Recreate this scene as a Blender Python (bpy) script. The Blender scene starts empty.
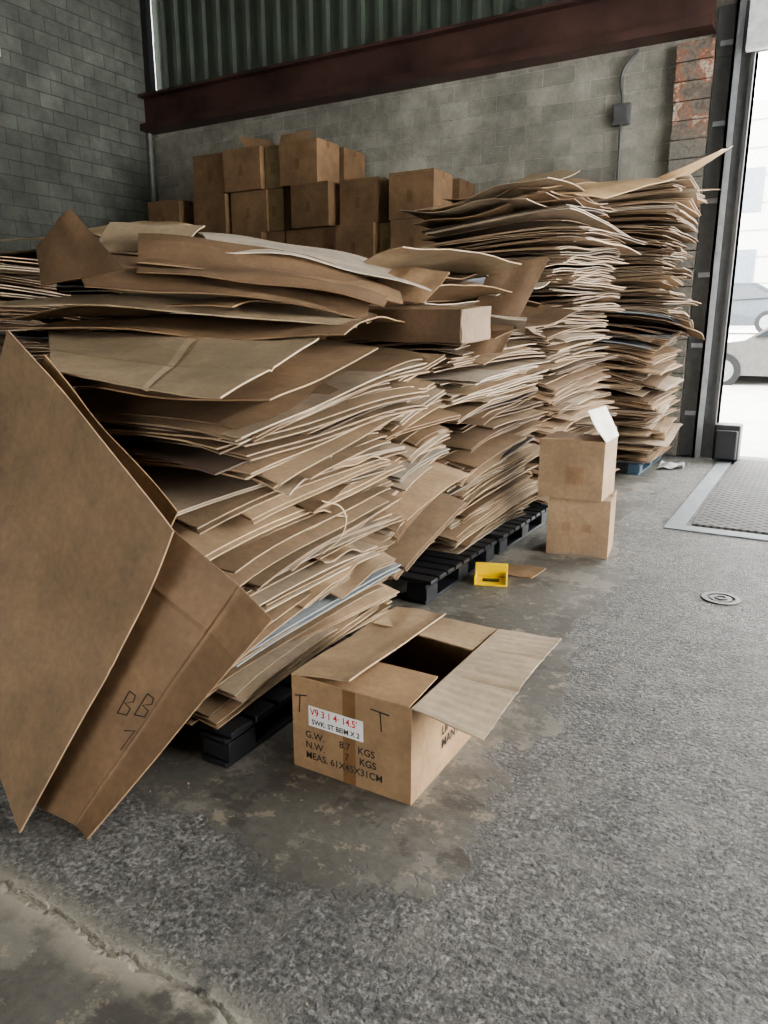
import bpy, math, random
from mathutils import Vector, Matrix, noise
random.seed(7)
R=random.uniform
C=bpy.context.collection
# ---------------------------------------------------------------- materials
def newmat(name):
    m=bpy.data.materials.new(name); m.use_nodes=True
    nt=m.node_tree; b=nt.nodes["Principled BSDF"]
    return m,nt,b
def N(nt,t,**k):
    n=nt.nodes.new(t)
    for a,v in k.items():
        if a.startswith("i_"): n.inputs[a[2:].replace("_"," ")].default_value=v
        else: setattr(n,a,v)
    return n
def L(nt,a,b): nt.links.new(a,b)
def ramp(nt,fac,stops):
    r=nt.nodes.new("ShaderNodeValToRGB"); e=r.color_ramp.elements
    while len(e)<len(stops): e.new(0.5)
    for i,(p,c) in enumerate(stops):
        e[i].position=p; e[i].color=(c[0],c[1],c[2],1) if not isinstance(c,(int,float)) else (c,c,c,1)
    L(nt,fac,r.inputs[0]); return r.outputs[0]
def mix(nt,fac,a,b,mode="MIX"):
    m=nt.nodes.new("ShaderNodeMix"); m.data_type='RGBA'; m.blend_type=mode
    for s,v in ((0,fac),(6,a),(7,b)):
        if isinstance(v,bpy.types.NodeSocket): L(nt,v,m.inputs[s])
        else: m.inputs[s].default_value = v if s==0 else (*v,1)
    return m.outputs[2]
def math_(nt,op,a,b=None,clamp=False):
    m=nt.nodes.new("ShaderNodeMath"); m.operation=op; m.use_clamp=clamp
    for i,v in enumerate((a,b)):
        if v is None: continue
        if isinstance(v,bpy.types.NodeSocket): L(nt,v,m.inputs[i])
        else: m.inputs[i].default_value=v
    return m.outputs[0]
def noise_(nt,vec,scale,detail=4,rough=.55):
    n=N(nt,"ShaderNodeTexNoise"); n.inputs["Scale"].default_value=scale
    n.inputs["Detail"].default_value=detail; n.inputs["Roughness"].default_value=rough
    if vec: L(nt,vec,n.inputs["Vector"])
    return n.outputs[0]
def bump(nt,h,strength,dist,b,prev=None):
    n=N(nt,"ShaderNodeBump"); n.inputs["Strength"].default_value=strength; n.inputs["Distance"].default_value=dist
    L(nt,h,n.inputs["Height"])
    if prev: L(nt,prev,n.inputs["Normal"])
    if b: L(nt,n.outputs[0],b.inputs["Normal"])
    return n.outputs[0]
def pos(nt): return N(nt,"ShaderNodeNewGeometry").outputs["Position"]

def plain(name,col,rough=.6,metal=0,var=.15,scale=12):
    m,nt,b=newmat(name); p=pos(nt)
    n=noise_(nt,p,scale,5)
    c=ramp(nt,n,[(.3,[x*(1-var) for x in col]),(.7,[min(1,x*(1+var)) for x in col])])
    L(nt,c,b.inputs["Base Color"]); b.inputs["Roughness"].default_value=rough; b.inputs["Metallic"].default_value=metal
    return m

def cardboard():
    m,nt,b=newmat("cardboard")
    a=N(nt,"ShaderNodeAttribute",attribute_name="col")
    p=pos(nt)
    n1=noise_(nt,p,3.0,4); n2=noise_(nt,p,40,3); n3=noise_(nt,p,9,5,.6)
    v=ramp(nt,n1,[(.3,.58),(.7,.88)])
    c=mix(nt,1.0,a.outputs["Color"],v,"MULTIPLY")
    v2=ramp(nt,n2,[(.3,.88),(.7,1.08)])
    c=mix(nt,1.0,c,v2,"MULTIPLY")
    c=mix(nt,1.0,c,ramp(nt,n3,[(.3,(.86,.86,.88)),(.65,(1.06,1.05,1.03))]),"MULTIPLY")
    L(nt,c,b.inputs["Base Color"]); b.inputs["Roughness"].default_value=.65
    b.inputs["Specular IOR Level"].default_value=.35
    bump(nt,n2,.15,.004,b)
    return m
MCARD=cardboard()
MBLACK=plain("black_plastic",(.012,.013,.015),.45)
MBLUE=plain("blue_grey_plastic",(.04,.07,.10),.5)
MINK=plain("black_ink",(.03,.022,.018),.8)
MRED=plain("red_ink",(.5,.03,.03),.8)
MWHITE=plain("white_label",(.70,.69,.67),.5,var=.05)
MTAPE=plain("packing_tape",(.20,.115,.055),.25)

# ---------------------------------------------------------------- mesh builder
class MB:
    def __init__(s): s.v=[];s.f=[];s.c=[];s.m=[]
    def face(s,idx,col=(1,1,1),mat=0): s.f.append(idx);s.c.append(col);s.m.append(mat)
    def box(s,x0,x1,y0,y1,z0,z1,col=(1,1,1),mat=0,T=None):
        b=len(s.v)
        for z in (z0,z1):
            for (x,y) in ((x0,y0),(x1,y0),(x1,y1),(x0,y1)):
                p=Vector((x,y,z)); p=T@p if T else p; s.v.append(tuple(p))
        for q in ((0,3,2,1),(4,5,6,7),(0,1,5,4),(1,2,6,5),(2,3,7,6),(3,0,4,7)):
            s.face([b+i for i in q],col,mat)
    def grid(s,fn,nu,nv,t,col,colE=None,nrm=None,col2=None):
        colE=colE or col; col2=col2 or col
        P=[[fn(i/nu,j/nv) for j in range(nv+1)] for i in range(nu+1)]
        def nn(i,j):
            a=P[min(i+1,nu)][j]-P[max(i-1,0)][j]; b=P[i][min(j+1,nv)]-P[i][max(j-1,0)]
            n=a.cross(b); 
            return n.normalized() if n.length>1e-9 else Vector((0,0,1))
        b=len(s.v); W=nv+1; K=(nu+1)*W
        top=[];bot=[]
        for i in range(nu+1):
            for j in range(nv+1):
                n=nn(i,j)*(t/2); top.append(tuple(P[i][j]+n)); bot.append(tuple(P[i][j]-n))
        s.v+=top+bot
        for i in range(nu):
            for j in range(nv):
                a=b+i*W+j
                s.face([a,a+W,a+W+1,a+1],col); s.face([a+K,a+K+1,a+K+W+1,a+K+W],col2)
        for i in range(nu):
            a=b+i*W; s.face([a,a+K,a+K+W,a+W],colE)
            a=b+i*W+nv; s.face([a,a+W,a+K+W,a+K],colE)
        for j in range(nv):
            a=b+j; s.face([a,a+1,a+K+1,a+K],colE)
            a=b+nu*W+j; s.face([a,a+K,a+K+1,a+1],colE)
    def panel(s,c00,c10,c11,c01,t=.006,bend=0,wob=.01,col=(.4,.27,.15),n=12,seed=0,bendv=0,colE=None,col2=None,folds=(),creases=()):
        A,B,D,E=[Vector(c) for c in (c00,c10,c11,c01)]
        nrm=(B-A).cross(E-A).normalized()
        def fn(u,v):
            p=A*(1-u)*(1-v)+B*u*(1-v)+D*u*v+E*(1-u)*v
            d=bend*math.sin(math.pi*u)+bendv*math.sin(math.pi*v)
            for (ax,at,amp) in folds:
                w=u if ax=='u' else v
                d+=amp*(w/at if w<at else (1-w)/(1-at))
            for (ax,at,amp) in creases:
                w=u if ax=='u' else v
                d-=amp*math.exp(-((w-at)/.012)**2)
            d+=wob*noise.noise(Vector((u*2.3+seed*7.1,v*2.3,seed*3.3)))*2
            return p+nrm*d
        s.grid(fn,n,n,t,col,colE or tuple(min(1,x*1.2) for x in col),col2=col2)
    def obj(s,name,mats,smooth=False,parent=None,bevel=0):
        me=bpy.data.meshes.new(name); me.from_pydata(s.v,[],s.f)
        for m in mats: me.materials.append(m)
        me.polygons.foreach_set("material_index",s.m)
        at=me.attributes.new("col","FLOAT_COLOR","FACE")
        fl=[]
        for c in s.c: fl+=[c[0],c[1],c[2],1]
        at.data.foreach_set("color",fl)
        me.update()
        o=bpy.data.objects.new(name,me); C.objects.link(o)
        if parent: o.parent=parent
        if bevel:
            bm=o.modifiers.new("bevel","BEVEL"); bm.width=bevel; bm.segments=2; bm.limit_method='ANGLE'
        return o

def tone():
    r=random.random()
    k=R(.60,1.12)
    if r<.52: c=(.41,.290,.182)
    elif r<.74: c=(.46,.36,.255)
    elif r<.96: c=(.26,.172,.100)
    elif r<.98: c=(.52,.44,.35)
    elif r<.988: c=(.28,.30,.31)
    else: c=(.13,.09,.065)
    return tuple(min(.8,x*k) for x in c)

def stack(name,x0,x1,y0,y1,z0,z1,xo=lambda f:0,yo=lambda f:0,dz=(.009,.018),jit=.035,tilt=lambda f:(0,0),droop=.03,extra=None,seed=1,protr=.08,grid=(5,7),wave=.006,th=.0062):
    random.seed(seed)
    M=MB(); z=z0
    gt=[0,0]; gw=[0,0,0,0]; tgt=list(gw)
    while z<z1:
        f=(z-z0)/(z1-z0)
        if random.random()<.15: gt=[random.gauss(0,.036),random.gauss(0,.030)]
        if random.random()<.14: tgt=[R(-wave,wave),R(0,6),R(-wave,wave),R(-.045,.02)]
        gw=[a*.75+b*.25 for a,b in zip(gw,tgt)]
        amp=min(1,(z-z0)/.15)
        w=(x1-x0)*R(.86,1.03); l=(y1-y0)*R(.86,1.03)
        if random.random()<.32: l*=R(.45,.85)
        cx=x1-w/2+xo(f)+random.gauss(0,jit)
        if random.random()<protr: cx+=R(.04,.12)
        slack=(y1-y0)-l
        cy=(y0+y1)/2+R(-.5,.5)*slack+yo(f)+random.gauss(0,jit*.6)
        rot=math.radians(random.gauss(0,3.2))
        tx,ty=tilt(f); tx+=random.gauss(0,.016)+gt[0]; ty+=random.gauss(0,.012)+gt[1]
        cr,sr=math.cos(rot),math.sin(rot)
        dr=droop*R(.2,1.5); cu=[R(-.035,.012) for _ in range(4)]; ph=R(0,6); wa=R(.001,.004)
        cj=[(R(-.06,.03),R(-.06,.03)) for _ in range(4)]
        c=tone(); ce=tuple(min(.85,x*1.12+.02) for x in c)
        nlay=2 if random.random()<.8 else 1
        gap=R(.0065,.013)
        kx=R(.35,.9) if random.random()<.4 else None; kd=R(.02,.09)
        for k in range(nlay):
            zz=z+k*gap; off=R(-.02,.02)
            fl=R(0,.012)*k
            if k and random.random()<.12: fl=R(.02,.06)
            def fn(u,v,zz=zz,off=off,fl=fl):
                s=2*u-1;t=2*v-1
                wgt=[(1-u)*(1-v),u*(1-v),u*v,(1-u)*v]
                x=s*w/2+sum(a*b[0] for a,b in zip(wgt,cj))+off
                y=t*l/2+sum(a*b[1] for a,b in zip(wgt,cj))
                h=zz+tx*x+ty*y-dr*(max(0,s)**4*.6+abs(t)**4*.5)+sum(a*b for a,b in zip(wgt,cu))+wa*math.sin(3*t+ph)+fl*max(0,s)**3
                if kx is not None: h-=max(0,s-kx)*kd
                h+=amp*(gw[0]*math.sin(3.5*y+gw[1])+gw[2]*math.sin(6.5*y)+gw[3]*max(0,s)**2)
                return Vector((cx+x*cr-y*sr,cy+x*sr+y*cr,max(h,.147)))
            M.grid(fn,grid[0],grid[1],th,c,ce)
        z+=R(*dz)+(gap if nlay==2 else 0)*.75
        if random.random()<.07: z+=R(.008,.025)
    if extra: extra(M)
    return M.obj(name,[MCARD])

# ---------------------------------------------------------------- room
BY=9.73; LX=-10.1
def blockmat(name,ax,base,mort):
    m,nt,b=newmat(name); p=pos(nt)
    sx=N(nt,"ShaderNodeSeparateXYZ"); L(nt,p,sx.inputs[0])
    cb=N(nt,"ShaderNodeCombineXYZ"); L(nt,sx.outputs[ax],cb.inputs[0]); L(nt,sx.outputs[2],cb.inputs[1])
    br=N(nt,"ShaderNodeTexBrick"); L(nt,cb.outputs[0],br.inputs["Vector"])
    br.inputs["Scale"].default_value=1; br.inputs["Brick Width"].default_value=.4; br.inputs["Row Height"].default_value=.2
    br.inputs["Mortar Size"].default_value=.007; br.inputs["Mortar Smooth"].default_value=.2; br.inputs["Bias"].default_value=0
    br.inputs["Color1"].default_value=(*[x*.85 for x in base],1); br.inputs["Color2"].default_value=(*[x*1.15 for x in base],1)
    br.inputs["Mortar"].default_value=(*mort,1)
    n=noise_(nt,p,1.2,6,.65); n2=noise_(nt,p,60,4); n3=noise_(nt,p,.5,5,.6); n4=noise_(nt,p,5,6,.7)
    c=mix(nt,1,br.outputs["Color"],ramp(nt,n,[(.3,.62),(.7,1.25)]),"MULTIPLY")
    c=mix(nt,1,c,ramp(nt,n2,[(.3,.85),(.7,1.1)]),"MULTIPLY")
    c=mix(nt,1,c,ramp(nt,n4,[(.3,.75),(.65,1.1)]),"MULTIPLY")
    c=mix(nt,ramp(nt,n3,[(.48,0),(.65,.5)]),c,[x*.42 for x in base])
    L(nt,c,b.inputs["Base Color"]); b.inputs["Roughness"].default_value=.92
    h=math_(nt,'SUBTRACT',math_(nt,'MULTIPLY',n2,.25),br.outputs["Fac"])
    bump(nt,h,.9,.014,b)
    return m
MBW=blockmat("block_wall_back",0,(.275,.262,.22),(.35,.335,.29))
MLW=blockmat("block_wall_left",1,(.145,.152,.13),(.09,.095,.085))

W=MB()
W.box(LX-.3,-1.02,BY,BY+.25,0,5.3)
W.box(2.8,5.5,BY,BY+.25,0,5.3)
W.obj("wall_back",[MBW])
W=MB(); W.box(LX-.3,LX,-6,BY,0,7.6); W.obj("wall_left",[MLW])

def siding(name,x0,x1,y,z0,z1,mat):
    M=MB(); x=x0; prof=[]
    while x<x1:
        prof+=[(x,0),(x+.17,0),(x+.19,.06),(x+.27,.06)]; x+=.29
    prof.append((x,0))
    for (px,d) in prof:
        M.v.append((px,y-d,z0)); M.v.append((px,y-d,z1))
    for i in range(len(prof)-1):
        a=2*i; M.face([a,a+2,a+3,a+1])
    return M.obj(name,[mat])
MSID=plain("siding_paint",(.072,.088,.068),.45,var=.2,scale=2)
siding("wall_back_siding",LX,5.5,BY+.12,5.15,7.6,MSID)
M=MB(); M.box(LX-.3,5.5,-6,BY+.25,7.6,7.7)
M.obj("ceiling",[plain("ceiling_metal",(.25,.25,.24),.7)])
MRW=blockmat("block_wall_right",1,(.30,.30,.27),(.32,.32,.28))
M=MB(); M.box(5.5,5.75,7.8,BY+.25,0,7.6); M.box(5.5,5.75,-6,1.2,0,7.6); M.box(5.5,5.75,1.2,7.8,5.2,7.6)
M.obj("wall_right",[MRW])
M=MB(); M.box(LX-.3,-1.0,-6.25,-6,0,7.6); M.box(1.4,5.75,-6.25,-6,0,7.6); M.box(-1.0,1.4,-6.25,-6,3.2,7.6)  # unseen wall, added to cut light from behind; gap left for fill
M.obj("wall_rear",[MRW])

# floor
def floormat():
    m,nt,b=newmat("concrete_floor"); p=pos(nt)
    sx=N(nt,"ShaderNodeSeparateXYZ"); L(nt,p,sx.inputs[0]); X,Y=sx.outputs[0],sx.outputs[1]
    nb=noise_(nt,p,1.6,5,.6); nb2=noise_(nt,p,6,5,.6)
    a=math_(nt,'ADD',math_(nt,'ADD',X,math_(nt,'MULTIPLY',Y,.115)),.52)
    a=math_(nt,'ADD',a,math_(nt,'MULTIPLY',math_(nt,'SUBTRACT',nb,.5),.9))
    a=math_(nt,'ADD',a,math_(nt,'MULTIPLY',math_(nt,'SUBTRACT',nb2,.5),.35))
    f=math_(nt,'SUBTRACT',1.48,Y); f=math_(nt,'ADD',f,math_(nt,'MULTIPLY',math_(nt,'SUBTRACT',nb,.5),.7))
    f=math_(nt,'ADD',f,math_(nt,'MULTIPLY',math_(nt,'SUBTRACT',nb2,.5),.3))
    r=math_(nt,'MAXIMUM',a,f)
    s1=math_(nt,'SUBTRACT',math_(nt,'SUBTRACT',.985,Y),math_(nt,'MULTIPLY',math_(nt,'SUBTRACT',nb2,.5),.10))
    s2=math_(nt,'SUBTRACT',math_(nt,'MULTIPLY',X,-1),.93)
    s2=math_(nt,'ADD',s2,math_(nt,'MULTIPLY',math_(nt,'SUBTRACT',nb,.5),.8))
    s=math_(nt,'MINIMUM',s1,s2)
    r=math_(nt,'MINIMUM',r,math_(nt,'MULTIPLY',s,-1))
    ng=noise_(nt,p,30,5,.7)
    r=math_(nt,'ADD',r,math_(nt,'MULTIPLY',math_(nt,'SUBTRACT',ng,.5),.12))
    mask=math_(nt,'MULTIPLY',r,16,True)
    edge=math_(nt,'MULTIPLY',math_(nt,'MULTIPLY',mask,math_(nt,'SUBTRACT',1,mask)),2.2)
    # aggregate
    vo=N(nt,"ShaderNodeTexVoronoi"); vo.inputs["Scale"].default_value=80; L(nt,p,vo.inputs["Vector"])
    vd=vo.outputs["Distance"]; sep=N(nt,"ShaderNodeSeparateColor"); L(nt,vo.outputs["Color"],sep.inputs[0])
    cell=sep.outputs[0]; cellh=sep.outputs[1]
    nf=noise_(nt,p,60,6,.75); nm=noise_(nt,p,14,5,.7)
    cc=ramp(nt,cell,[(0,(.11,.105,.092)),(.5,(.18,.172,.155)),(1,(.30,.288,.26))])
    cc=mix(nt,1,cc,ramp(nt,nf,[(.40,.30),(.5,.9),(.60,1.45)]),"MULTIPLY")
    cc=mix(nt,1,cc,ramp(nt,nm,[(.35,.62),(.65,1.2)]),"MULTIPLY")
    cc=mix(nt,1,cc,ramp(nt,nb,[(.3,.68),(.7,1.22)]),"MULTIPLY")
    cc=mix(nt,ramp(nt,nb2,[(.52,0),(.68,.6)]),cc,(.25,.232,.20))
    # smooth slab
    sc=ramp(nt,nb,[(.25,(.075,.070,.060)),(.5,(.115,.108,.094)),(.75,(.17,.160,.14))])
    sc=mix(nt,1,sc,ramp(nt,ng,[(.3,.75),(.7,1.15)]),"MULTIPLY")
    sc=mix(nt,ramp(nt,noise_(nt,p,2.6,6,.7),[(.52,0),(.56,.65)]),sc,(.215,.20,.17))
    sc=mix(nt,ramp(nt,noise_(nt,p,9,6,.75),[(.57,0),(.61,.75)]),sc,(.27,.235,.175))
    sc=mix(nt,ramp(nt,noise_(nt,p,3.7,6,.7),[(.56,0),(.60,.7)]),sc,(.055,.05,.043))
    col=mix(nt,mask,sc,cc)
    col=mix(nt,edge,col,(.05,.047,.042))
    ck=math_(nt,'ABSOLUTE',math_(nt,'ADD',s1,0.0))
    lim=ramp(nt,math_(nt,'MULTIPLY',X,-1),[(.75,0),(.95,1)])
    ckm=math_(nt,'MULTIPLY',ramp(nt,ck,[(0.0,1),(.014,0)]),lim)
    col=mix(nt,math_(nt,'MULTIPLY',ckm,.8),col,(.035,.034,.03))
    rim=math_(nt,'MULTIPLY',ramp(nt,ck,[(.014,1),(.09,0)]),ramp(nt,nb2,[(.38,0),(.46,.85)]))
    rim=math_(nt,'MULTIPLY',rim,lim)
    col=mix(nt,rim,col,(.33,.30,.24))
    # hairline crack running down the bay
    hk=math_(nt,'ADD',math_(nt,'ADD',X,math_(nt,'MULTIPLY',Y,.16)),.33)
    hk=math_(nt,'ABSOLUTE',math_(nt,'ADD',hk,math_(nt,'MULTIPLY',math_(nt,'SUBTRACT',nb2,.5),.22)))
    hkm=math_(nt,'MULTIPLY',ramp(nt,hk,[(0,1),(.007,0)]),ramp(nt,math_(nt,'MULTIPLY',Y,.1),[(.27,0),(.30,1)]))
    col=mix(nt,math_(nt,'MULTIPLY',hkm,.6),col,(.04,.04,.036))
    L(nt,col,b.inputs["Base Color"])
    b.inputs["Roughness"].default_value=.5
    ha=math_(nt,'MULTIPLY',math_(nt,'SUBTRACT',.5,vd),math_(nt,'ADD',math_(nt,'MULTIPLY',cellh,.9),.1))
    ha=math_(nt,'ADD',ha,math_(nt,'MULTIPLY',nf,1.8))
    ha=math_(nt,'ADD',ha,math_(nt,'MULTIPLY',ng,1.6))
    hs=math_(nt,'ADD',math_(nt,'MULTIPLY',ng,.15),1.9)
    hm=nt.nodes.new("ShaderNodeMix"); hm.data_type='FLOAT'; L(nt,mask,hm.inputs[0]); L(nt,hs,hm.inputs[2]); L(nt,ha,hm.inputs[3])
    h=math_(nt,'SUBTRACT',hm.outputs[0],ckm)
    bump(nt,h,1.0,.018,b)
    return m
M=MB(); M.box(LX-.3,5.75,-6.25,BY+.25,-.2,0); M.obj("floor",[floormat()])

M=MB()
ys=[(9.98,0),(12,0),(15,.42),(24,1.38),(36,1.6),(70,1.6)]
for (y,z) in ys: M.v+= [(-30,y,z),(30,y,z)]
for i in range(len(ys)-1): M.face([2*i,2*i+1,2*i+3,2*i+2])
M.obj("asphalt_yard_ground",[plain("asphalt_yard",(.45,.44,.42),.9,scale=3)])

MST=plain("red_brown_steel",(.072,.038,.031),.45,.2,var=.5,scale=1.5)
M=MB()
M.box(LX,-1.45,BY-.30,BY,5.16,5.20); M.box(LX,-1.45,BY-.30,BY,4.66,4.70); M.box(LX,-1.45,BY-.17,BY-.14,4.70,5.16)
M.box(LX,-1.45,BY-.30,BY-.27,4.70,4.76)
M.obj("steel_beam",[MST])
M=MB()
M.box(LX,LX+.12,BY-.12,BY,5.2,7.6); M.obj("corner_trim",[plain("dark_pipe",(.03,.03,.03),.5)])
M=MB(); M.box(LX+.02,LX+.09,BY-.2,BY-.13,0,4.65); M.obj("wall_conduit",[plain("conduit",(.3,.3,.28),.4,.5)],bevel=.02)

def piermat():
    m,nt,b=newmat("pier_brick"); p=pos(nt)
    n=noise_(nt,p,2.6,6,.7); n2=noise_(nt,p,30,4)
    c=ramp(nt,n,[(.40,(.12,.105,.085)),(.48,(.18,.15,.12)),(.52,(.26,.10,.055)),(.57,(.45,.39,.32)),(.62,(.14,.12,.10))])
    sx=N(nt,"ShaderNodeSeparateXYZ"); L(nt,p,sx.inputs[0])
    zz=ramp(nt,math_(nt,'DIVIDE',sx.outputs[2],6),[(.58,0),(.64,1),(.75,1),(.8,.3)])
    c=mix(nt,zz,(.15,.14,.118),c)
    c=mix(nt,1,c,ramp(nt,n2,[(.3,.7),(.7,1.15)]),"MULTIPLY")
    L(nt,c,b.inputs["Base Color"]); b.inputs["Roughness"].default_value=.9
    bump(nt,n2,.6,.02,b); return m
M=MB(); z=0;k=0
random.seed(4)
while z<4.55:
    M.box(-1.82+R(-.01,.01),-1.43,BY-.12+R(-.006,.006),BY-.004,z,z+.192)
    z+=.2;k+=1
M.obj("brick_pier",[piermat()],bevel=.006)

MFR=plain("door_frame_steel",(.09,.09,.088),.5,.4)
MGALV=plain("galvanised_track",(.30,.31,.32),.45,.5)
M=MB()
M.box(-1.42,-1.02,BY-.05,BY,0,4.7); M.box(-1.06,-1.02,BY-.10,BY+.25,0,4.7)
M.box(-1.42,2.84,BY-.06,BY,4.40,4.9)
M.box(2.76,2.8,BY-.14,BY+.25,0,4.7)
M.obj("trim_door_frame",[MFR])
M=MB()
M.box(-1.24,-1.21,BY-.18,BY-.05,0,5.4); M.box(-1.24,-1.15,BY-.18,BY-.165,0,5.4)
for z in (.5,1.3,2.1,2.9,3.7,4.5): M.box(-1.38,-1.22,BY-.09,BY-.055,z,z+.05)
M.obj("door_track",[MGALV])
M=MB()
for i in range(4):
    M.box(-1.1,2.85,BY-.26,BY-.21,4.42+i*.56,4.42+i*.56+.545)
    for q in range(3): M.box(-1.1,2.85,BY-.272,BY-.26,4.50+i*.56+q*.16,4.58+i*.56+q*.16)
M.box(-1.1,2.85,BY-.29,BY-.20,4.36,4.42)
M.obj("door_1",[plain("door_panel_paint",(.55,.56,.56),.5)])

M=MB()
M.box(-.92,-.78,6.05,9.7,0,.012); M.box(-.78,2.6,5.9,6.05,0,.012); M.box(-.92,-.78,5.9,6.05,0,.012)
M.box(2.6,2.75,5.9,9.7,0,.012)
M.box(-.74,2.56,6.10,9.6,0,.020,mat=1)
def treadmat():
    m,nt,b=newmat("tread_plate"); p=pos(nt)
    sx=N(nt,"ShaderNodeSeparateXYZ"); L(nt,p,sx.inputs[0])
    u=math_(nt,'ADD',sx.outputs[0],sx.outputs[1]); v=math_(nt,'SUBTRACT',sx.outputs[0],sx.outputs[1])
    a=math_(nt,'SINE',math_(nt,'MULTIPLY',u,60)); c_=math_(nt,'SINE',math_(nt,'MULTIPLY',v,60))
    k=math_(nt,'MULTIPLY',math_(nt,'MAXIMUM',a,c_),1.0,True)
    n=noise_(nt,p,4,5)
    c=ramp(nt,n,[(.3,(.10,.097,.09)),(.7,(.17,.163,.15))])
    c=mix(nt,math_(nt,'MULTIPLY',k,.8),(.025,.025,.024),c)
    L(nt,c,b.inputs["Base Color"]); b.inputs["Roughness"].default_value=.7
    b.inputs["Specular IOR Level"].default_value=.2
    bump(nt,k,.5,.004,b); return m
M.obj("dock_leveler_plate",[plain("leveler_frame",(.13,.145,.155),.6,.1),treadmat()])
M=MB()
M.box(-1.0,-.72,9.35,9.62,0.022,.44); M.box(-.98,-.74,9.30,9.35,.04,.38)
M.obj("rubber_dock_bumper",[MBLACK],bevel=.02)

def cyl(M,cx,cy,z0,z1,r0,r1,n=40,mat=0,cap=True):
    b=len(M.v)
    for (z,r) in ((z0,r1),(z1,r1),(z1,r0),(z0,r0)):
        for i in range(n):
            a=2*math.pi*i/n; M.v.append((cx+r*math.cos(a),cy+r*math.sin(a),z))
    for k in range(3):
        for i in range(n):
            j=(i+1)%n; M.face([b+k*n+i,b+k*n+j,b+(k+1)*n+j,b+(k+1)*n+i],mat=mat)
M=MB()
cyl(M,-.344,4.44,0,.008,.075,.105); cyl(M,-.344,4.44,0,.006,.0,.06)
cyl(M,-.344,4.44,0,.012,.025,.035)
M.obj("floor_drain",[plain("cast_iron",(.07,.065,.06),.5,.4)])

M=MB()
M.box(-2.50,-2.30,BY-.09,BY,3.85,4.08); M.box(-2.48,-2.32,BY-.105,BY-.09,3.88,4.05)
eb=M.obj("electrical_junction_box",[plain("dark_grey_box",(.07,.07,.07),.5)],bevel=.012)
cu=bpy.data.curves.new("conduit_pipe","CURVE"); cu.dimensions='3D'; cu.bevel_depth=.018
sp_=cu.splines.new('BEZIER'); pts=[(-2.25,BY-.05,4.62),(-2.42,BY-.05,4.42),(-2.4,BY-.05,4.1),(-2.4,BY-.05,3.8),(-2.38,BY-.05,2.6)]
sp_.bezier_points.add(len(pts)-1)
for q,pnt in zip(sp_.bezier_points,pts): q.co=pnt; q.handle_left_type=q.handle_right_type='AUTO'
cu.materials.append(MFR); co=bpy.data.objects.new("conduit_pipe",cu); C.objects.link(co); co.parent=eb

M=MB(); M.box(LX,LX+.25,6.62,6.66,5.02,5.06); M.box(LX+.2,LX+.48,6.55,6.73,4.92,5.06); M.box(LX,LX+.03,6.56,6.72,4.9,5.2)
M.obj("wall_security_camera",[MWHITE],bevel=.01)

# ---------------------------------------------------------------- pallets
def pallet(name,x0,x1,y0,y1,mat,h=.14,nx=3):
    M=MB(); 
    n=9; w=(y1-y0)/n
    for i in range(n): M.box(x0,x1,y0+i*w+.012,y0+(i+1)*w-.012,h-.025,h)
    for i in range(3):
        cx=x0+(x1-x0)*(.07+.43*i)
        M.box(cx-.06,cx+.06,y0,y1,h-.045,h-.025); M.box(cx-.06,cx+.06,y0,y1,0,.02)
        for j in range(3):
            cy=y0+(y1-y0)*(.07+.43*j); M.box(cx-.065,cx+.065,cy-.07,cy+.07,.02,h-.045)
    return M.obj(name,[mat],bevel=.004)
pallet("plastic_pallet",-2.75,-1.62,1.72,2.92,MBLACK)
pallet("plastic_pallet",-2.95,-1.74,3.50,4.50,MBLACK)
pallet("plastic_pallet",-2.95,-1.74,4.60,5.62,MBLACK)
pallet("plastic_pallet",-3.0,-1.8,6.0,7.2,MBLUE)
pallet("plastic_pallet",-2.85,-1.52,8.05,9.35,MBLUE)
pallet("plastic_pallet",-6.1,-4.9,2.4,3.5,MBLACK)
pallet("plastic_pallet",-6.6,-5.2,4.3,5.5,MBLACK)

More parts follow.
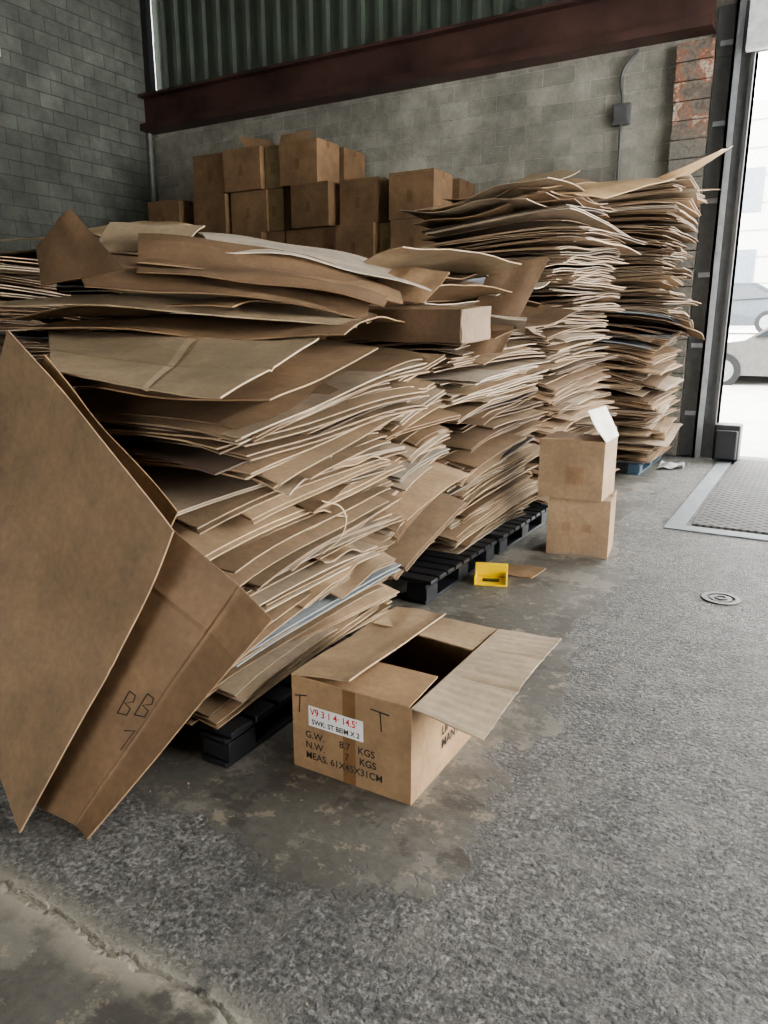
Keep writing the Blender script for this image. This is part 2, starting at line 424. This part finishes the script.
# ---------------------------------------------------------------- stacks
BR=(.32,.21,.122); BD=(.20,.128,.074); BL=(.44,.335,.22)
def top1(M):
    M.panel((-2.40,1.74,1.36),(-1.56,1.70,1.30),(-1.72,2.45,1.47),(-3.3,2.4,1.50),bend=-.015,wob=.012,col=BL,seed=1,n=40,creases=(('v',.45,.008),('u',.6,.006)))
    M.panel((-2.55,1.78,1.30),(-1.50,1.86,1.28),(-1.60,2.7,1.42),(-3.2,2.5,1.42),wob=.02,col=BR,seed=2)
    M.panel((-3.3,2.1,1.62),(-1.72,2.72,1.50),(-2.0,3.4,1.60),(-3.4,3.0,1.68),wob=.03,col=BL,seed=3,bend=.03)
    M.panel((-2.75,2.2,1.66),(-1.75,2.85,1.53),(-1.85,3.05,1.62),(-3.2,2.45,1.88),wob=.03,col=BD,seed=4,bend=.05)
    M.panel((-2.6,2.35,1.72),(-1.72,2.95,1.57),(-1.85,3.25,1.68),(-2.9,2.65,1.93),wob=.03,col=BD,seed=5,bend=.05)
    M.panel((-2.5,2.75,1.86),(-1.66,3.3,1.68),(-2.2,3.8,1.84),(-2.9,3.05,1.98),wob=.02,col=(.56,.48,.38),seed=6,bend=.04)
    M.panel((-2.7,2.45,1.80),(-1.7,3.1,1.63),(-2.0,3.5,1.74),(-3.0,3.0,1.93),wob=.03,col=BR,seed=16,bend=.04)
    M.panel((-2.9,2.1,1.68),(-2.5,2.2,1.74),(-2.95,2.32,2.02),(-3.05,2.2,1.86),wob=.01,col=BD,seed=7)
    M.panel((-3.6,2.3,1.55),(-2.2,2.5,1.58),(-2.3,3.3,1.66),(-3.7,3.3,1.66),wob=.04,col=BR,seed=8)
    M.panel((-3.3,2.15,1.52),(-1.70,2.6,1.47),(-1.8,3.3,1.56),(-3.3,3.0,1.6),wob=.03,col=BR,seed=18)
    M.panel((-3.1,2.5,1.86),(-2.7,2.7,1.88),(-2.75,2.95,2.00),(-3.2,2.75,2.02),wob=.01,col=BL,seed=42)
    M.panel((-2.05,3.3,1.66),(-1.75,3.4,1.63),(-1.68,3.55,1.78),(-1.98,3.5,1.82),wob=.01,col=BR,seed=43)
    M.panel((-2.25,3.3,1.60),(-1.5,3.3,1.59),(-1.5,3.66,1.62),(-2.25,3.66,1.63),wob=.005,col=BR,seed=9)
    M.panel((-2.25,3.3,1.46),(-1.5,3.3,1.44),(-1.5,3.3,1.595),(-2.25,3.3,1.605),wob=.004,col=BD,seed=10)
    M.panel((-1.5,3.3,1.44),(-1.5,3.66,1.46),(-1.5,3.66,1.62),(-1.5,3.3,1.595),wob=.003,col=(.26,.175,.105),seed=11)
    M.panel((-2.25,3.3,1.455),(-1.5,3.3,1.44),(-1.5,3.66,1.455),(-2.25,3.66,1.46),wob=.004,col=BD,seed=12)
    random.seed(77)
    for i in range(12):
        y=R(1.85,2.45); z=R(.35,1.2); l=R(.3,.5); o=R(-.05,.02); s=R(-.07,.07)
        M.panel((-2.1,y,z+.04),(-1.64+o,y,z-.03),(-1.66+o,y+l,z+s-.02),(-2.1,y+l,z+.05+s),wob=.02,col=tone(),seed=100+i,n=8,bend=.01)
stack("flattened_cardboard_stack",-2.75,-1.70,1.70,3.04,.15,1.36,xo=lambda f:-.07+.16*f+.03*math.sin(f*9),
      yo=lambda f:.11*f,dz=(.010,.020),tilt=lambda f:(.0,.02+.08*f),extra=top1,seed=11,jit=.03,grid=(6,10),protr=.05,wave=.010)
def top2(M):
    M.panel((-1.97,4.25,1.33),(-1.70,4.35,1.37),(-1.48,4.5,1.92),(-1.82,4.42,1.89),wob=.01,col=BD,seed=21)
    random.seed(5)
    for i in range(18):
        cx=R(-2.6,-2.0);cy=R(3.9,5.2);z=R(1.5,1.85);a=R(-.5,.5);lx=R(.35,.55);ly=R(.3,.5);t1=R(-.2,.15);t2=R(-.2,.25)
        def q(sx,sy): 
            x=sx*lx*math.cos(a)-sy*ly*math.sin(a);y=sx*lx*math.sin(a)+sy*ly*math.cos(a)
            return (cx+x,cy+y,z+t1*sx*lx*1.2+t2*sy*ly)
        M.panel(q(-1,-1),q(1,-1),q(1,1),q(-1,1),wob=.03,col=random.choice([BL,BD,(.48,.40,.31),BR]),seed=30+i,n=8)
    for (cx,cy,z) in ((-2.0,4.8,1.78),(-2.25,5.0,1.84)):
        M.panel((cx-.2,cy-.25,z),(cx+.15,cy-.2,z-.06),(cx+.2,cy+.2,z+.02),(cx-.2,cy+.2,z+.06),wob=.02,col=(.36,.40,.45),seed=55,n=6)
stack("flattened_cardboard_stack",-3.0,-1.86,4.06,5.55,.15,1.50,xo=lambda f:.02*math.sin(f*12)+.02*f,tilt=lambda f:(.02,.06*f+.02),extra=top2,seed=12,grid=(5,10),wave=.010)
stack("flattened_cardboard_stack",-3.0,-1.90,3.24,3.92,.17,1.36,xo=lambda f:-.10+.16*math.sin(f*2.6),tilt=lambda f:(-.12,.26+.10*math.sin(f*7)),seed=13,jit=.045,grid=(5,6),dz=(.012,.024))
def top3(M):
    random.seed(8)
    for i in range(14):
        cx=R(-2.5,-2.3);cy=R(6.1,7.1);z=2.36+i*.017;a=R(-.2,.2);lx=R(.5,.62);ly=R(.4,.7);t1=R(-.03,.12);t2=R(-.04,.05)
        def q(sx,sy): 
            x=sx*lx*math.cos(a)-sy*ly*math.sin(a);y=sx*lx*math.sin(a)+sy*ly*math.cos(a)
            return (cx+x,cy+y,z+t1*sx*lx+t2*sy*ly)
        M.panel(q(-1,-1),q(1,-1),q(1,1),q(-1,1),wob=.03,col=random.choice([BL,BR,(.48,.38,.27),BR]),seed=60+i,n=8)
    M.panel((-2.1,6.0,2.56),(-1.62,6.2,2.50),(-1.25,7.0,2.74),(-2.0,7.1,2.78),wob=.01,col=(.62,.43,.24),seed=80)
    M.panel((-2.6,5.9,2.48),(-2.0,5.8,2.56),(-1.8,6.6,2.70),(-2.4,6.8,2.72),wob=.02,col=BR,seed=81,bend=.03)
    M.panel((-2.5,6.3,2.66),(-2.1,6.25,2.64),(-1.95,6.6,2.80),(-2.4,6.7,2.84),wob=.01,col=BL,seed=82)
stack("flattened_cardboard_stack",-3.12,-1.80,5.64,7.5,.15,2.38,xo=lambda f:.05*math.sin(f*8)+.05*f-.02,tilt=lambda f:(.03,.02),extra=top3,seed=14,jit=.045,dz=(.010,.020),grid=(5,10),wave=.010,protr=.10)
def top4(M):
    M.panel((-1.84,8.3,2.92),(-1.72,8.9,2.95),(-1.02,8.6,3.26),(-1.1,8.25,3.16),wob=.01,col=(.66,.46,.26),seed=90)
    M.panel((-2.7,8.1,2.95),(-1.6,8.2,2.93),(-1.6,9.2,3.02),(-2.7,9.3,3.02),wob=.02,col=BL,seed=91)
    M.panel((-1.75,8.2,2.90),(-1.35,8.25,2.84),(-1.12,8.8,2.90),(-1.7,8.9,2.96),wob=.01,col=BR,seed=92)
stack("flattened_cardboard_stack",-2.85,-1.44,8.02,9.35,.15,2.92,xo=lambda f:.07*math.sin(f*14)+.08*f-.06,tilt=lambda f:(.04*math.sin(f*20),.02),extra=top4,seed=15,jit=.06,dz=(.012,.022),protr=.14,wave=.010)
stack("flattened_cardboard_stack",-6.2,-4.55,2.4,3.5,.15,2.0,seed=16,jit=.05,dz=(.012,.022))
def top6(M):
    M.panel((-6.4,4.2,2.25),(-5.2,4.2,2.2),(-4.9,5.0,2.3),(-6.3,5.0,2.4),wob=.02,col=BL,seed=95)
    M.panel((-5.6,4.4,2.3),(-5.0,4.3,2.22),(-4.8,5.0,2.38),(-5.5,5.0,2.45),wob=.02,col=(.50,.37,.22),seed=96)
stack("flattened_cardboard_stack",-6.6,-5.1,4.2,5.6,.15,2.2,seed=17,jit=.05,dz=(.014,.024),extra=top6)

cu=bpy.data.curves.new("twine_loop","CURVE"); cu.dimensions='3D'; cu.bevel_depth=.003
s_=cu.splines.new('BEZIER'); pts=[(-1.66,2.36,.84),(-1.60,2.42,.80),(-1.60,2.42,.70),(-1.66,2.36,.62)]
s_.bezier_points.add(3)
for q,pnt in zip(s_.bezier_points,pts): q.co=pnt; q.handle_left_type=q.handle_right_type='AUTO'
cu.materials.append(plain("twine",(.5,.4,.24),.7)); o=bpy.data.objects.new("twine_loop",cu); C.objects.link(o)

# ---------------------------------------------------------------- closed boxes at the back
def carton(M,x0,y0,z0,w,d,h,col,rot=0):
    T=Matrix.Translation((x0+w/2,y0+d/2,z0))@Matrix.Rotation(rot,4,'Z')
    M.box(-w/2,w/2,-d/2,d/2,0,h,col,0,T)
    M.box(-w/2-.001,w/2+.001,-.03,.03,h-.08,h+.0015,(col[0]*.75,col[1]*.7,col[2]*.65),0,T)
    M.box(-w/2,w/2,-d/2-.0015,-d/2,h*.93,h*.935,(col[0]*.4,)*3,0,T)
    M.box(-.05,.02,-d/2-.002,-d/2,h*.35,h*.6,(col[0]*.8,col[1]*.75,col[2]*.7),0,T)
random.seed(21)
M=MB(); BC=(.27,.170,.095); H=.53; ZB=.14
cols=[(-9.45,.60,5),(-8.83,.60,6),(-7.93,.60,7),(-7.30,.62,7),(-6.38,.60,7),(-5.50,.56,6),(-4.72,.60,6)]
for (x,w,n) in cols:
    for k in range(n):
        kk=R(.8,1.15); sh=.18 if (k==n-2 and x in(-6.38,)) else R(-.03,.03)
        carton(M,x+sh,8.3+R(-.05,.05),ZB+k*H,w,.5,H-.006,tuple(c*kk for c in BC),R(-.04,.04))
        if k>=n-2: 
            carton(M,x+R(-.03,.03),8.92+R(-.03,.03),ZB+k*H,w,.5,H-.006,tuple(c*kk*.9 for c in BC),R(-.04,.04))
for (x,w,n) in [(-8.2,.27,5),(-6.68,.28,7),(-5.77,.25,5),(-4.93,.2,5)]:
    for k in range(n): carton(M,x,8.36,ZB+k*H,w,.45,.52,tuple(c*R(.8,1) for c in BC))
for (x,) in ((-9.4,),(-8.1,),(-6.8,),(-5.5,)): M.box(x,x+1.2,8.3,9.4,0,.14,(.03,.03,.03))
zt=3.85
M.panel((-6.95,8.3,zt),(-6.75,8.75,zt),(-6.98,8.85,zt+.20),(-7.18,8.4,zt+.18),wob=.003,col=BR,n=4)
M.panel((-6.75,8.75,zt),(-6.30,8.75,zt),(-6.25,8.85,zt+.24),(-6.78,8.85,zt+.24),wob=.003,col=BR,n=4)
M.obj("stacked_shipping_cartons",[MCARD],bevel=.006)

# ---------------------------------------------------------------- two-box pile
def rotbox(M,cx,cy,z0,w,d,h,rot,col,top=True):
    T=Matrix.Translation((cx,cy,z0))@Matrix.Rotation(rot,4,'Z')
    M.box(-w/2,w/2,-d/2,d/2,0,h,col,0,T)
    M.box(-w/2-.001,w/2+.001,-.025,.025,h-.07,h+.0015,(col[0]*.8,col[1]*.72,col[2]*.62),0,T)
    M.box(-w/2+.03,w/2-.03,-d/2-.0015,-d/2,.012,.016,(col[0]*.6,)*3,0,T)
    return T
CB=(.40,.275,.17)
M=MB(); T=rotbox(M,-1.33,5.04,0,.41,.39,.40,math.radians(8),CB)
for q in ((-.08,.20),(.06,.20)): M.box(q[0]-.03,q[0]+.03,-.1965,-.195,q[1]-.03,q[1]+.03,(.35,.22,.125),0,T)
M.obj("shipping_carton",[MCARD],bevel=.006)
M=MB(); T=Matrix.Translation((-1.37,5.0,.402))@Matrix.Rotation(math.radians(2),4,'Z')
w,d,h=.43,.39,.39
for a in ((-w/2,-w/2+.006,-d/2+.006,d/2-.006),(w/2-.006,w/2,-d/2+.006,d/2-.006),(-w/2,w/2,-d/2,-d/2+.006),(-w/2,w/2,d/2-.006,d/2)): M.box(*a,0,h,CB,0,T)
M.box(-w/2+.006,w/2-.006,-d/2+.006,d/2-.006,0,.006,CB,0,T)
M.box(-.03,.09,-d/2-.0015,-d/2,.10,.22,(.35,.22,.125),0,T)
def tp(*c): return tuple(T@Vector(c))
M.panel(tp(-w/2,-d/2,h),tp(0,-d/2,h+.01),tp(0,d/2,h+.01),tp(-w/2,d/2,h),wob=.004,col=CB,n=5,seed=3)
M.panel(tp(0,-d/2+.004,h),tp(w/2,-d/2+.004,h-.0),tp(w/2,0,h+.01),tp(0,0,h+.02),wob=.004,col=CB,n=5,seed=4)
M.panel(tp(w/2,-d/2,h),tp(w/2,d/2,h),tp(w/2-.10,d/2+.02,h+.20),tp(w/2-.15,-d/2+.08,h+.19),wob=.006,col=(.85,.80,.70),n=5,seed=5)  # raised flap near white: its bright highlight is put into the colour
M.obj("shipping_carton",[MCARD],bevel=.002)

# ---------------------------------------------------------------- foreground open box
M=MB(); x0,x1,y0,y1,h=-1.455,-.985,1.865,2.60,.345; t=.006
FB=(.42,.275,.155)
M.box(x0,x1,y0,y0+t,0,h,FB); M.box(x0,x1,y1-t,y1,0,h,FB); M.box(x0,x0+t,y0+t,y1-t,0,h,FB); M.box(x1-t,x1,y0+t,y1-t,0,h,FB); M.box(x0+t,x1-t,y0+t,y1-t,0,t,FB)
FT=(.46,.33,.205)
M.panel((x0,y0,h+.003),(x0+.235,y0+.005,h+.035),(x0+.245,y1-.02,h+.03),(x0,y1,h+.003),wob=.006,col=FT,seed=1,n=10)
M.panel((x0+.02,y0,h+.002),(x1-.01,y0,h+.002),(x1-.02,y0+.225,h+.008),(x0+.02,y0+.225,h+.004),wob=.002,col=FB,seed=2,n=8)
M.panel((x1-.01,y1,h),(x0+.02,y1,h),(x0+.03,y1-.23,h+.02),(x1-.02,y1-.22,h-.01),wob=.004,col=FT,seed=3,n=8)
A,B,D,E=[Vector(c) for c in ((x1,y0,h+.002),(x1,y1,h+.002),(x1+.235,y1+.06,h-.01),(x1+.235,y0+.02,h-.05))]
def fr2(u,v):
    p=A*(1-u)*(1-v)+B*u*(1-v)+D*u*v+E*(1-u)*v
    rid=(.0012*math.sin(u*17*2*math.pi)+.005*noise.noise(Vector((u*14,v*2,3)))-.010*math.exp(-((u-.38)/.015)**2)-.008*math.exp(-((u-.72)/.012)**2))*min(1,v*4)
    return p+Vector((0,0,rid+.02*math.sin(math.pi*u)*v))
M.grid(fr2,140,10,.005,(.49,.385,.275),(.54,.43,.31))
bx=M.obj("open_cardboard_box",[MCARD])
M=MB(); M.box(-1.385,-1.165,y0-.0015,y0,.175,.250,mat=0); M.obj("paper_label",[MWHITE],parent=bx)
M=MB(); M.box(-1.245,-1.195,y0-.001,y0,0,h); M.obj("tape_strip",[MTAPE],parent=bx)
def text(body,size,loc,rot,mat,name,parent,sx=1):
    c=bpy.data.curves.new(name,"FONT"); c.body=body; c.size=size; c.offset=.0006; c.materials.append(mat)
    o=bpy.data.objects.new(name,c); o.location=loc; o.rotation_euler=rot; o.scale=(sx,1,1); C.objects.link(o); o.parent=parent; return o
h90=math.pi/2
text("V9 3 1 4· 14.5'",.036,(-1.378,y0-.002,.218),(h90,0,0),MRED,"label_text_red",bx,.9)
text("SWK: ST BEIM X 2",.026,(-1.372,y0-.002,.184),(h90,0,0),MINK,"label_text_black",bx,.95)
text("G.W.      8.7   KGS",.036,(-1.40,y0-.002,.128),(h90,0,0),MINK,"stencil_text_1",bx,1.0)
text("N.W.        7    KGS",.036,(-1.40,y0-.002,.088),(h90,0,0),MINK,"stencil_text_2",bx,1.0)
text("MEAS. 61X45X31CM",.036,(-1.40,y0-.002,.048),(h90,0,0),MINK,"stencil_text_3",bx,.98)
text("LINEX\nMANTEL",.05,(x1+.002,y0+.22,.14),(h90,0,h90),MINK,"side_text",bx,1)
def strokes(name,polys,r,mat,parent):
    c=bpy.data.curves.new(name,"CURVE"); c.dimensions='3D'; c.bevel_depth=r
    for pl in polys:
        s=c.splines.new('POLY'); s.points.add(len(pl)-1)
        for q,pnt in zip(s.points,pl): q.co=(*pnt,1)
    c.materials.append(mat); o=bpy.data.objects.new(name,c); C.objects.link(o); o.parent=parent
yy=y0-.001
strokes("pen_marks",[[(-1.44,yy,.275),(-1.39,yy,.285)],[(-1.42,yy,.283),(-1.425,yy,.215)],
   [(-1.135,yy,.305),(-1.065,yy,.300)],[(-1.10,yy,.302),(-1.095,yy,.235)]],.0022,MINK,bx)

# ---------------------------------------------------------------- leaning sheets
M=MB()
M.panel((-2.45,1.63,1.50),(-1.56,1.47,.94),(-1.95,1.14,.006),(-2.85,1.36,.55),bend=.02,wob=.015,col=(.345,.24,.148),seed=3,n=60,folds=(('v',.45,.04),),creases=(('v',.45,.004),('u',.3,.003)))
M.obj("leaning_cardboard_sheet",[MCARD])
SBc=((-1.80,1.60,.95),(-1.33,1.62,.66),(-1.75,1.22,.006),(-2.06,1.25,.01))
M=MB()
M.panel(*SBc,bend=.0,wob=.01,col=(.265,.17,.098),seed=4,n=60,folds=(('u',.72,.03),),creases=(('u',.72,.004),('v',.18,.004)))
sb=M.obj("leaning_cardboard_sheet",[MCARD])
M=MB()
M.panel((-2.32,1.65,1.42),(-1.69,1.60,.95),(-2.1,1.35,.01),(-2.75,1.50,.4),wob=.02,col=(.32,.21,.12),seed=5,n=16)
M.obj("leaning_cardboard_sheet",[MCARD])
pA,pB,pD,pE=[Vector(c) for c in SBc]
def SP(u,v):
    p=pA*(1-u)*(1-v)+pB*u*(1-v)+pD*u*v+pE*(1-u)*v
    n=(pB-pA).cross(pE-pA).normalized(); w=u/.72 if u<.72 else (1-u)/.28
    d=.03*w
    d+=.01*noise.noise(Vector((u*2.3+4*7.1,v*2.3,4*3.3)))*2
    q=p+n*d
    return q+ (n if n.y<0 else -n)*.005
def Bst(u0,v0,s):
    B_=[(0,0),(0,1)];l2=[(0,0),(.8,.0),(1.0,.25),(.2,.5),(1.05,.55),(1.1,.85),(0,1)]
    return [[SP(u0+a*s*.9,v0+b*s) for a,b in q] for q in (B_,l2)]
pl=Bst(.46,.51,.085)+Bst(.60,.48,.085)+[[SP(.60,.63),SP(.68,.61),SP(.67,.69)]]
strokes("marker_writing",pl,.0018,MINK,sb)

# ---------------------------------------------------------------- yellow bracket + scraps
M=MB(); T=Matrix.Translation((-1.60,4.05,0))@Matrix.Rotation(math.radians(20),4,'Z')
M.box(-.10,.10,-.08,.08,0,.012,T=T); M.box(-.10,.10,.068,.08,.012,.10,T=T); M.box(-.10,-.088,-.08,.068,.012,.05,T=T); M.box(.088,.10,-.08,.068,.012,.05,T=T)
M.box(-.05,.05,-.03,.02,.012,.02,mat=1,T=T)
M.obj("yellow_plastic_bracket",[plain("yellow_plastic",(.72,.50,.01),.4,var=.05),MBLACK],bevel=.004)
M=MB(); M.panel((-1.62,4.20,.01),(-1.40,4.22,.008),(-1.38,4.44,.012),(-1.64,4.42,.01),wob=.003,col=BR,n=6,seed=2); M.obj("cardboard_scrap",[MCARD])
M=MB(); M.panel((-1.45,8.5,.01),(-1.20,8.6,.03),(-1.22,8.9,.02),(-1.45,8.8,.06),wob=.03,col=(.35,.35,.35),n=8,seed=12); M.obj("plastic_wrap_scrap",[MCARD])
random.seed(31)
M=MB()
for i in range(150):
    if i<110: x=-1.62+abs(random.gauss(0,.25)); y=R(1.2,8.0)
    else: x=R(-1.9,-.8); y=R(1.1,1.8)
    if x>-1.52 and x<-.93 and 1.8<y<2.65: continue
    s=R(.0015,.005); T=Matrix.Translation((x,y,.0005))@Matrix.Rotation(R(0,6),4,'Z')
    k=R(.5,1.0); M.box(-s,s,-s*R(.3,.8),s*.5,0,R(.001,.003),(.45*k,.36*k,.26*k),0,T)
M.obj("cardboard_crumbs",[MCARD])

# ---------------------------------------------------------------- cars and building outside
def car(name,x,y,z,col):
    root=bpy.data.objects.new(name,None); C.objects.link(root); root.location=(x,y,z)
    prof=[(0,.35),(.02,.62),(.35,.78),(1.15,.90),(1.85,1.38),(2.2,1.45),(3.2,1.43),(3.9,1.05),(4.45,.98),(4.5,.4),(4.4,.25),(.1,.25)]
    M=MB(); n=len(prof)
    for yy_,ins in ((0,.12),(.08,0),(1.62,0),(1.7,.12)):
        for (a,b) in prof:
            M.v.append((a,yy_+(.12 if b>1.0 and yy_<.85 else 0)-(.12 if b>1.0 and yy_>.85 else 0),b))
    for k in range(3):
        for i in range(n): j=(i+1)%n; M.face([k*n+i,k*n+j,(k+1)*n+j,(k+1)*n+i])
    M.face(list(range(n))[::-1]); M.face([3*n+i for i in range(n)])
    M.obj("body",[plain(name+"_paint",col,.3)],parent=root)
    M=MB()
    for q in (((1.3,.95),(1.9,1.34),(2.5,1.37),(2.5,.97)),((2.58,.97),(2.58,1.37),(3.15,1.36),(3.65,1.02))):
        b=len(M.v)
        for (a,c) in q: M.v.append((a,-.01+(c-.95)*.3,c))
        for (a,c) in q: M.v.append((a,.10+(c-.95)*.3,c))
        M.face([b,b+1,b+2,b+3]); M.face([b+7,b+6,b+5,b+4])
    M.obj("windows",[plain(name+"_glass",(.02,.025,.03),.1)],parent=root)
    for i,wx in enumerate((.8,3.6)):
        M=MB()
        for yy_ in (-.02,.2):
            for k in range(28):
                a=2*math.pi*k/28; M.v.append((wx+.33*math.cos(a),yy_,.33+.33*math.sin(a)))
        for k in range(28): j=(k+1)%28; M.face([k,j,28+j,28+k])
        M.face(list(range(28)))
        b=len(M.v)
        for k in range(20):
            a=2*math.pi*k/20; M.v.append((wx+.21*math.cos(a),-.03,.33+.21*math.sin(a)))
        M.face([b+k for k in range(20)],mat=1)
        M.obj("wheel_%d"%(i+1),[MBLACK,MGALV],parent=root)
car("parked_car",-2.45,15.6,.42,(.12,.115,.11))
car("parked_car",-5.1,24.2,1.38,(.06,.07,.08))
M=MB(); M.box(-14,14,34,35,1.5,10)
for i in range(12):
    for k in range(2):
        M.box(-12+i*2,-10.8+i*2,33.95,34,3.0+k*3,4.6+k*3,mat=1)
for k in range(8): M.box(-14,14,33.97,34,2.3+k,2.34+k,mat=2)
M.obj("warehouse_building",[plain("pale_render",(.45,.45,.43),.8),plain("dark_window",(.14,.16,.18),.2),plain("seam",(.25,.25,.25),.8)])

# ---------------------------------------------------------------- light
w=bpy.data.worlds.new("sky"); bpy.context.scene.world=w; w.use_nodes=True
nt=w.node_tree; bg=nt.nodes["Background"]; bg.inputs[0].default_value=(.98,.98,.97,1); bg.inputs[1].default_value=18.0
try: bpy.context.scene.view_settings.look='AgX - Medium High Contrast'
except Exception: pass

# ---------------------------------------------------------------- camera
th=math.radians(30.2); p=math.radians(13.8)
F=Vector((-math.sin(th)*math.cos(p),math.cos(th)*math.cos(p),-math.sin(p)))
Rr=Vector((math.cos(th),math.sin(th),0)); U=Rr.cross(F)
cam=bpy.data.cameras.new("camera"); cam.lens=26.02; cam.sensor_width=36; cam.clip_start=.05
co=bpy.data.objects.new("camera",cam); C.objects.link(co)
mt=Matrix((Rr,U,-F)).transposed().to_4x4(); mt.translation=Vector((0,0,1.5)); co.matrix_world=mt
bpy.context.scene.camera=co
